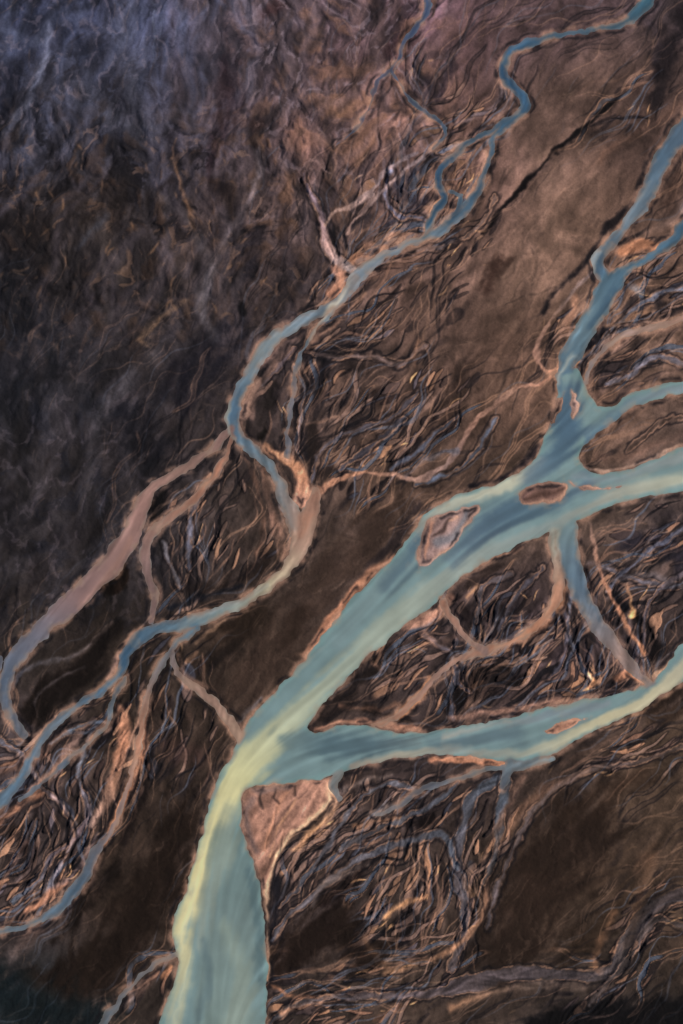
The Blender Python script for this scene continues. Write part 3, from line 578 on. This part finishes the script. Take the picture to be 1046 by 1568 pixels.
for pg,c in BARS:
    B,D=poly_sd(pg,12); s=(slice(B[2],B[3]),slice(B[0],B[1])); D=D+vary[s]*1.5
    md=np.exp(.05*L3[s]+.04*ro2[s]+.3*rough[s])[...,None]
    put(LC,B,1-ss(1,5,D),np.array(c,np.float32)*md)
    put(LC,B,fil(D,-2,3)*.4,np.array((176,140,120),np.float32))
    WD[s]=np.maximum(WD[s],-D); WM[s]=np.maximum(WM[s],-D)
for pts,c,a,fe in [([(715,785,8),(700,815,12),(672,832,14)],(100,102,110),.75,5),([(662,800,4),(655,830,5),(650,855,3)],(176,124,100),.7,3),([(690,795,3),(678,812,8),(665,822,3)],(60,46,44),.7,3),
   ([(805,765,3),(835,756,8),(865,750,3)],(72,52,46),.7,4),([(700,790,3),(690,800,3)],(186,140,112),.6,3)]:
    r=stroke_sd(pts,fe+2); put(LC,r[0],a*(1-ss(-fe,fe,r[1])),np.array(c,np.float32))
bank=fbm(X,Y,34,4,111)
mix(LC,(1-ss(1.5,9,WD))*ss(-.3,.35,bank)*.6,(158,122,104))
mix(LC,fil(WD,5.5,4)*ss(-.1,.4,-bank)*.7,(22,20,26))
lm=LC.mean(-1,keepdims=True); LC*=(np.clip(lm,8,200)/80)**.26
WS2=[
 ([(1060,730,20),(1000,742,22),(950,752,18),(920,768,12),(890,782,10),(850,800,14),(800,820,22),(750,845,26),(700,875,28),(660,900,32),(620,935,36),(570,980,34),(520,1030,30),(470,1080,34),(420,1130,42),(385,1165,52),(360,1200,44),(335,1260,32),(312,1320,26),(295,1380,26),(278,1430,22),(285,1480,20),(275,1530,20),(262,1600,20),(250,1760,20)],
   [(170,178,160),(152,158,148),(126,142,142),(136,150,146),(142,156,146),(144,158,146),(160,170,148),(190,192,148),(212,206,154),(204,200,154),(170,176,150),(150,160,146),(138,148,140)],.94,10),
 ([(830,708,14),(780,742,16),(740,758,14),(700,768,14),(668,785,14),(645,808,12),(632,840,10)],[(150,160,154),(180,184,164),(170,174,158),(152,160,150),(100,124,134)],.9,5),
 ([(600,880,20),(560,930,26),(520,980,24)],[(108,130,134)]*2,.65,12),
 ([(350,1290,50),(356,1400,84),(350,1500,90),(345,1650,100)],[(92,116,118),(102,122,122),(110,130,128),(106,128,124)],.85,14),
 ([(355,1240,24),(345,1300,30),(318,1380,20),(305,1450,14)],[(132,146,134),(136,150,140),(140,152,142)],.6,10),
 ([(345,1420,20),(372,1500,26),(360,1568,40)],[(134,152,142),(142,158,148)],.55,11),
 ([(380,1330,10),(396,1420,12),(398,1500,10)],[(78,102,108)]*2,.7,6),
 ([(312,1440,8),(320,1500,12),(304,1560,10)],[(86,108,114)]*2,.65,6),
 ([(790,1122,24),(720,1132,22),(660,1135,14)],[(84,106,116)]*2,.75,12),
 ([(640,1138,10),(560,1140,30),(480,1140,34),(430,1130,20)],[(96,112,116),(72,94,104),(74,98,108),(108,130,130)],.88,10),
 ([(1060,1010,26),(1020,1050,20),(980,1078,16),(930,1100,14),(890,1118,14),(850,1140,14),(790,1155,10),(700,1150,10),(620,1156,10),(540,1174,6)],[(158,158,140),(182,178,150),(190,186,154),(168,170,148),(140,150,142),(128,138,136),(154,154,140),(144,140,130)],.92,5),
 ([(930,1078,14),(870,1090,14),(800,1104,12),(740,1112,10),(680,1130,12)],[(116,130,138),(108,124,134),(124,136,138),(150,152,144)],.8,5),
 ([(1060,592,12),(1010,602,10),(975,615,12),(940,640,16),(905,672,20)],[(120,132,142),(114,130,140),(86,110,126),(74,98,120)],.75,6),
 ([(868,600,30),(870,650,44),(850,700,30),(815,730,30)],[(68,92,112),(62,88,110),(68,94,114),(94,116,130)],.85,12),
 ([(900,735,18),(850,775,18),(790,780,40),(740,810,34),(690,860,20)],[(88,110,128),(72,98,114),(66,90,108),(72,94,112),(94,116,128)],.85,10),
 ([(640,830,14),(625,860,22),(590,900,20)],[(68,92,108),(80,102,114)],.7,11),
 ([(1046,700,16),(990,716,12),(940,734,10),(880,730,8)],[(142,152,152),(118,136,144)],.7,6),
 ([(540,420,5),(525,448,7),(500,480,7),(475,520,5)],[(144,150,150),(188,186,172),(164,162,152)],.88,3),
 ([(690,336,5),(650,355,5),(600,382,5),(560,405,5)],[(104,124,136),(144,150,150),(134,144,146)],.7,4),
 ([(352,610,5),(346,650,5),(358,672,4)],[(158,168,160),(148,158,152)],.8,4),
 ([(915,385,6),(907,405,6),(914,430,5)],[(168,172,168),(146,156,154)],.8,4),
 ([(878,545,7),(858,570,6),(855,590,5)],[(158,166,160),(156,164,158)],.8,5),
 ([(760,100,4),(764,125,5),(780,140,4)],[(130,138,146)]*2,.6,3),
 ([(225,960,6),(260,950,6),(310,938,7),(360,922,6),(410,898,6)],[(74,96,116),(116,130,138),(162,162,150)],.7,4),
 ([(215,965,6),(175,1040,8),(185,1020,6)],[(48,76,100)]*2,.6,5),
 ([(850,815,10),(848,850,10)],[(158,160,148)]*2,.7,6),
 ([(430,765,8),(440,790,12),(450,810,12)],[(90,108,118),(120,120,118)],.6,8),
 ([(475,790,10),(460,815,12)],[(160,118,98)]*2,.6,7),
 ([(940,440,8),(925,470,10),(905,500,10)],[(58,86,108)]*2,.6,6),
 ([(120,930,8),(165,880,8),(200,830,6)],[(160,126,114)]*2,.5,7),([(80,940,8),(130,890,8)],[(112,94,94)]*2,.5,7),
 ([(880,860,8),(895,900,8),(920,950,6)],[(74,92,108)]*2,.6,6),
]
for pts,cols,a,fe in WS2:
    r=stroke_sd(pts,fe+4)
    if r is None: continue
    B,D,T=r; s=(slice(B[2],B[3]),slice(B[0],B[1]))
    put(WC,B,a*(1-ss(-fe,fe,D+.28*fe*LL[s]+.05*fe*L3[s])),colgrad(cols,T))
depthn=fbm(X,Y,50,3,121)
isM=1-ss(-1,3,WM)
small=ss(-13,-5,WD)*(1-isM*.8)
WC*=np.exp((.002+.03*small)*L2+(.006+.07*small)*L3+.032*LL+.06*depthn)[...,None]
shoal=ss(-14,-2,WD)*ss(.1,.5,bank+.12*LL)*.35
mix(WC,shoal,(146,134,118))
e1=ss(-7,.5,WD)*(.34+.5*ss(-.25,.3,bank))*(1-isM)+isM*ss(-3.5,.5,WD)*(.25+.45*ss(-.25,.3,bank))
WC=WC*(1-e1[...,None])+(LC*.5+np.array((138,122,110),np.float32)*.5)*e1[...,None]
print('paint',time.time()-T0)

land=ss(0,14,WD)
Z=np.clip(WD*.18,-2.5,.5)+land*(1.4+1.6*fbm(X,Y,60,4,131)+.12*ro2+tb*(.15+.22*BR)+.6*tb2*(warm+mid+.6*blue+.5*left)+.05*tb3+.5*L3*BR+.06*L2*BR+.3*U1*ul-.5*U3*ul+BR*1.9*HB-.9*SA+.4*SCc+.8*SE-.5*SB+.2*SDd-.2*SG-.9*ss(.3,.8,SH1)-.5*ss(.3,.8,SH2))
r=stroke_sd([(1000,110,2),(940,155,2),(890,200,2),(838,243,2),(800,285,2),(742,358,2)],16)
B,D,T=r; s=(slice(B[2],B[3]),slice(B[0],B[1])); Z[s]-=3.0*(1-ss(0,14,D))
Z=Z.astype(np.float32)

H=2150.;TH=math.radians(10); F=36/50.
def toworld(u,v):
    dx=(u-523)/1568*F; dy=-(v-784)/1568*F
    yy=dy*math.cos(TH)+math.sin(TH); zz=dy*math.sin(TH)-math.cos(TH)
    k=H/(-zz); return dx*k,yy*k
PX,PY=toworld(X.astype(np.float64),Y.astype(np.float64))
def lin(C):
    c=np.clip(C,2,255)/255; return np.where(c<.04045,c/12.92,((c+.055)/1.055)**2.4)
EXPO=np.array((.74,.75,.76))
LA=np.clip(lin(LC)/EXPO,0.003,.8); WA=np.clip(lin(WC)/np.array((.71,.76,.78)),0.003,.8)
def mkmesh(name,co,quads,cols):
    me=bpy.data.meshes.new(name)
    me.vertices.add(len(co)); me.vertices.foreach_set('co',co.astype(np.float32).ravel())
    nq=len(quads); me.loops.add(nq*4); me.loops.foreach_set('vertex_index',quads.astype(np.int32).ravel())
    me.polygons.add(nq); me.polygons.foreach_set('loop_start',np.arange(0,nq*4,4,dtype=np.int32))
    try: me.polygons.foreach_set('loop_total',np.full(nq,4,np.int32))
    except Exception: pass
    me.polygons.foreach_set('use_smooth',np.ones(nq,bool))
    me.update(calc_edges=True)
    at=me.attributes.new('silt','FLOAT_COLOR','POINT')
    at.data.foreach_set('color',np.concatenate([cols,np.ones((len(cols),1))],1).astype(np.float32).ravel())
    ob=bpy.data.objects.new(name,me); bpy.context.scene.collection.objects.link(ob); return ob
vid=np.arange(NX*NY).reshape(NY,NX)
q=np.stack([vid[1:,:-1],vid[1:,1:],vid[:-1,1:],vid[:-1,:-1]],-1).reshape(-1,4)
co=np.stack([PX,PY,Z],-1).reshape(-1,3)
col=LA.reshape(-1,3)
per=np.concatenate([vid[0,:-1],vid[:-1,-1],vid[-1,:0:-1],vid[:0:-1,0]])
pc=co[per]; cen=np.array([0,380.,0]); base=np.array([.062,.04,.03])
prev=per; cos=[co];cls=[col];qs=[q]; off=len(co)
sub=len(per)
for k,f in enumerate([1.04,1.15,1.5,2.5,6,20,60]):
    nc=cen+(pc-cen)*f; nc[:,2]=1.0
    if k==0: nc[:,2]=pc[:,2]*.3+.7
    ids=np.arange(off,off+sub); off+=sub
    t=[.25,.6,1,1,1,1,1][k]
    cos.append(nc); cls.append(col[per]*(1-t)+base*t)
    qs.append(np.stack([prev,np.roll(prev,-1),np.roll(ids,-1),ids],-1)[:, ::-1]); prev=ids
ground=mkmesh('ground',np.concatenate(cos),np.concatenate(qs),np.concatenate(cls))
keep=(WD<4)
kq=keep[1:,:-1]|keep[1:,1:]|keep[:-1,1:]|keep[:-1,:-1]
rq=q[kq.ravel()]
used=np.unique(rq); rm=np.full(NX*NY,-1); rm[used]=np.arange(len(used))
rc=np.stack([PX,PY,np.zeros_like(PX)],-1).reshape(-1,3)[used]
river=mkmesh('river',rc,rm[rq],WA.reshape(-1,3)[used])
print('mesh',time.time()-T0)

def mat(name,rough,spec,bsc,bst,vari):
    m=bpy.data.materials.new(name); m.use_nodes=True; nt=m.node_tree; N=nt.nodes; L=nt.links
    b=N['Principled BSDF']; b.inputs['Roughness'].default_value=rough; b.inputs['Specular IOR Level'].default_value=spec
    a=N.new('ShaderNodeAttribute'); a.attribute_name='silt'
    tc=N.new('ShaderNodeNewGeometry')
    n1=N.new('ShaderNodeTexNoise'); n1.inputs['Scale'].default_value=bsc; n1.inputs['Detail'].default_value=4; n1.inputs['Roughness'].default_value=.65
    L.new(tc.outputs['Position'],n1.inputs['Vector'])
    mr=N.new('ShaderNodeMapRange'); mr.inputs[1].default_value=.25;mr.inputs[2].default_value=.75;mr.inputs[3].default_value=1-vari;mr.inputs[4].default_value=1+vari
    L.new(n1.outputs['Fac'],mr.inputs[0])
    mm=N.new('ShaderNodeVectorMath'); mm.operation='SCALE'
    L.new(a.outputs['Color'],mm.inputs[0]); L.new(mr.outputs[0],mm.inputs['Scale'])
    L.new(mm.outputs[0],b.inputs['Base Color'])
    bp=N.new('ShaderNodeBump'); bp.inputs['Strength'].default_value=1; bp.inputs['Distance'].default_value=bst
    L.new(n1.outputs['Fac'],bp.inputs['Height']); L.new(bp.outputs[0],b.inputs['Normal'])
    return m
ground.data.materials.append(mat('volcanic_sand_and_silt',.95,.1,.3,.45,.16))
river.data.materials.append(mat('glacial_meltwater',.4,.3,.05,.1,.02))

sc=bpy.context.scene
w=bpy.data.worlds.new('World'); sc.world=w; w.use_nodes=True
nt=w.node_tree; bg=nt.nodes['Background']; sky=nt.nodes.new('ShaderNodeTexSky'); sky.sky_type='NISHITA'; sky.sun_disc=False
EL=math.radians(28); AZ=math.radians(75)
sky.sun_elevation=EL; sky.sun_rotation=AZ
nt.links.new(sky.outputs[0],bg.inputs[0]); bg.inputs[1].default_value=.06
sd=bpy.data.lights.new('sun','SUN'); sd.energy=4.7; sd.angle=math.radians(.5); sd.color=(1,.92,.82)
so=bpy.data.objects.new('sun',sd); sc.collection.objects.link(so)
from mathutils import Vector
dv=Vector((math.sin(AZ)*math.cos(EL),math.cos(AZ)*math.cos(EL),math.sin(EL)))
so.rotation_euler=(dv).to_track_quat('Z','Y').to_euler(); so.location=dv*1000
cd=bpy.data.cameras.new('camera'); cam=bpy.data.objects.new('camera',cd); sc.collection.objects.link(cam)
cd.sensor_fit='VERTICAL'; cd.sensor_height=36; cd.sensor_width=24; cd.lens=50; cd.clip_start=1; cd.clip_end=200000
cam.location=(0,0,H); cam.rotation_euler=(TH,0,0); sc.camera=cam
sc.view_settings.view_transform='Standard'; sc.view_settings.look='None'; sc.view_settings.exposure=0
print('done',time.time()-T0)
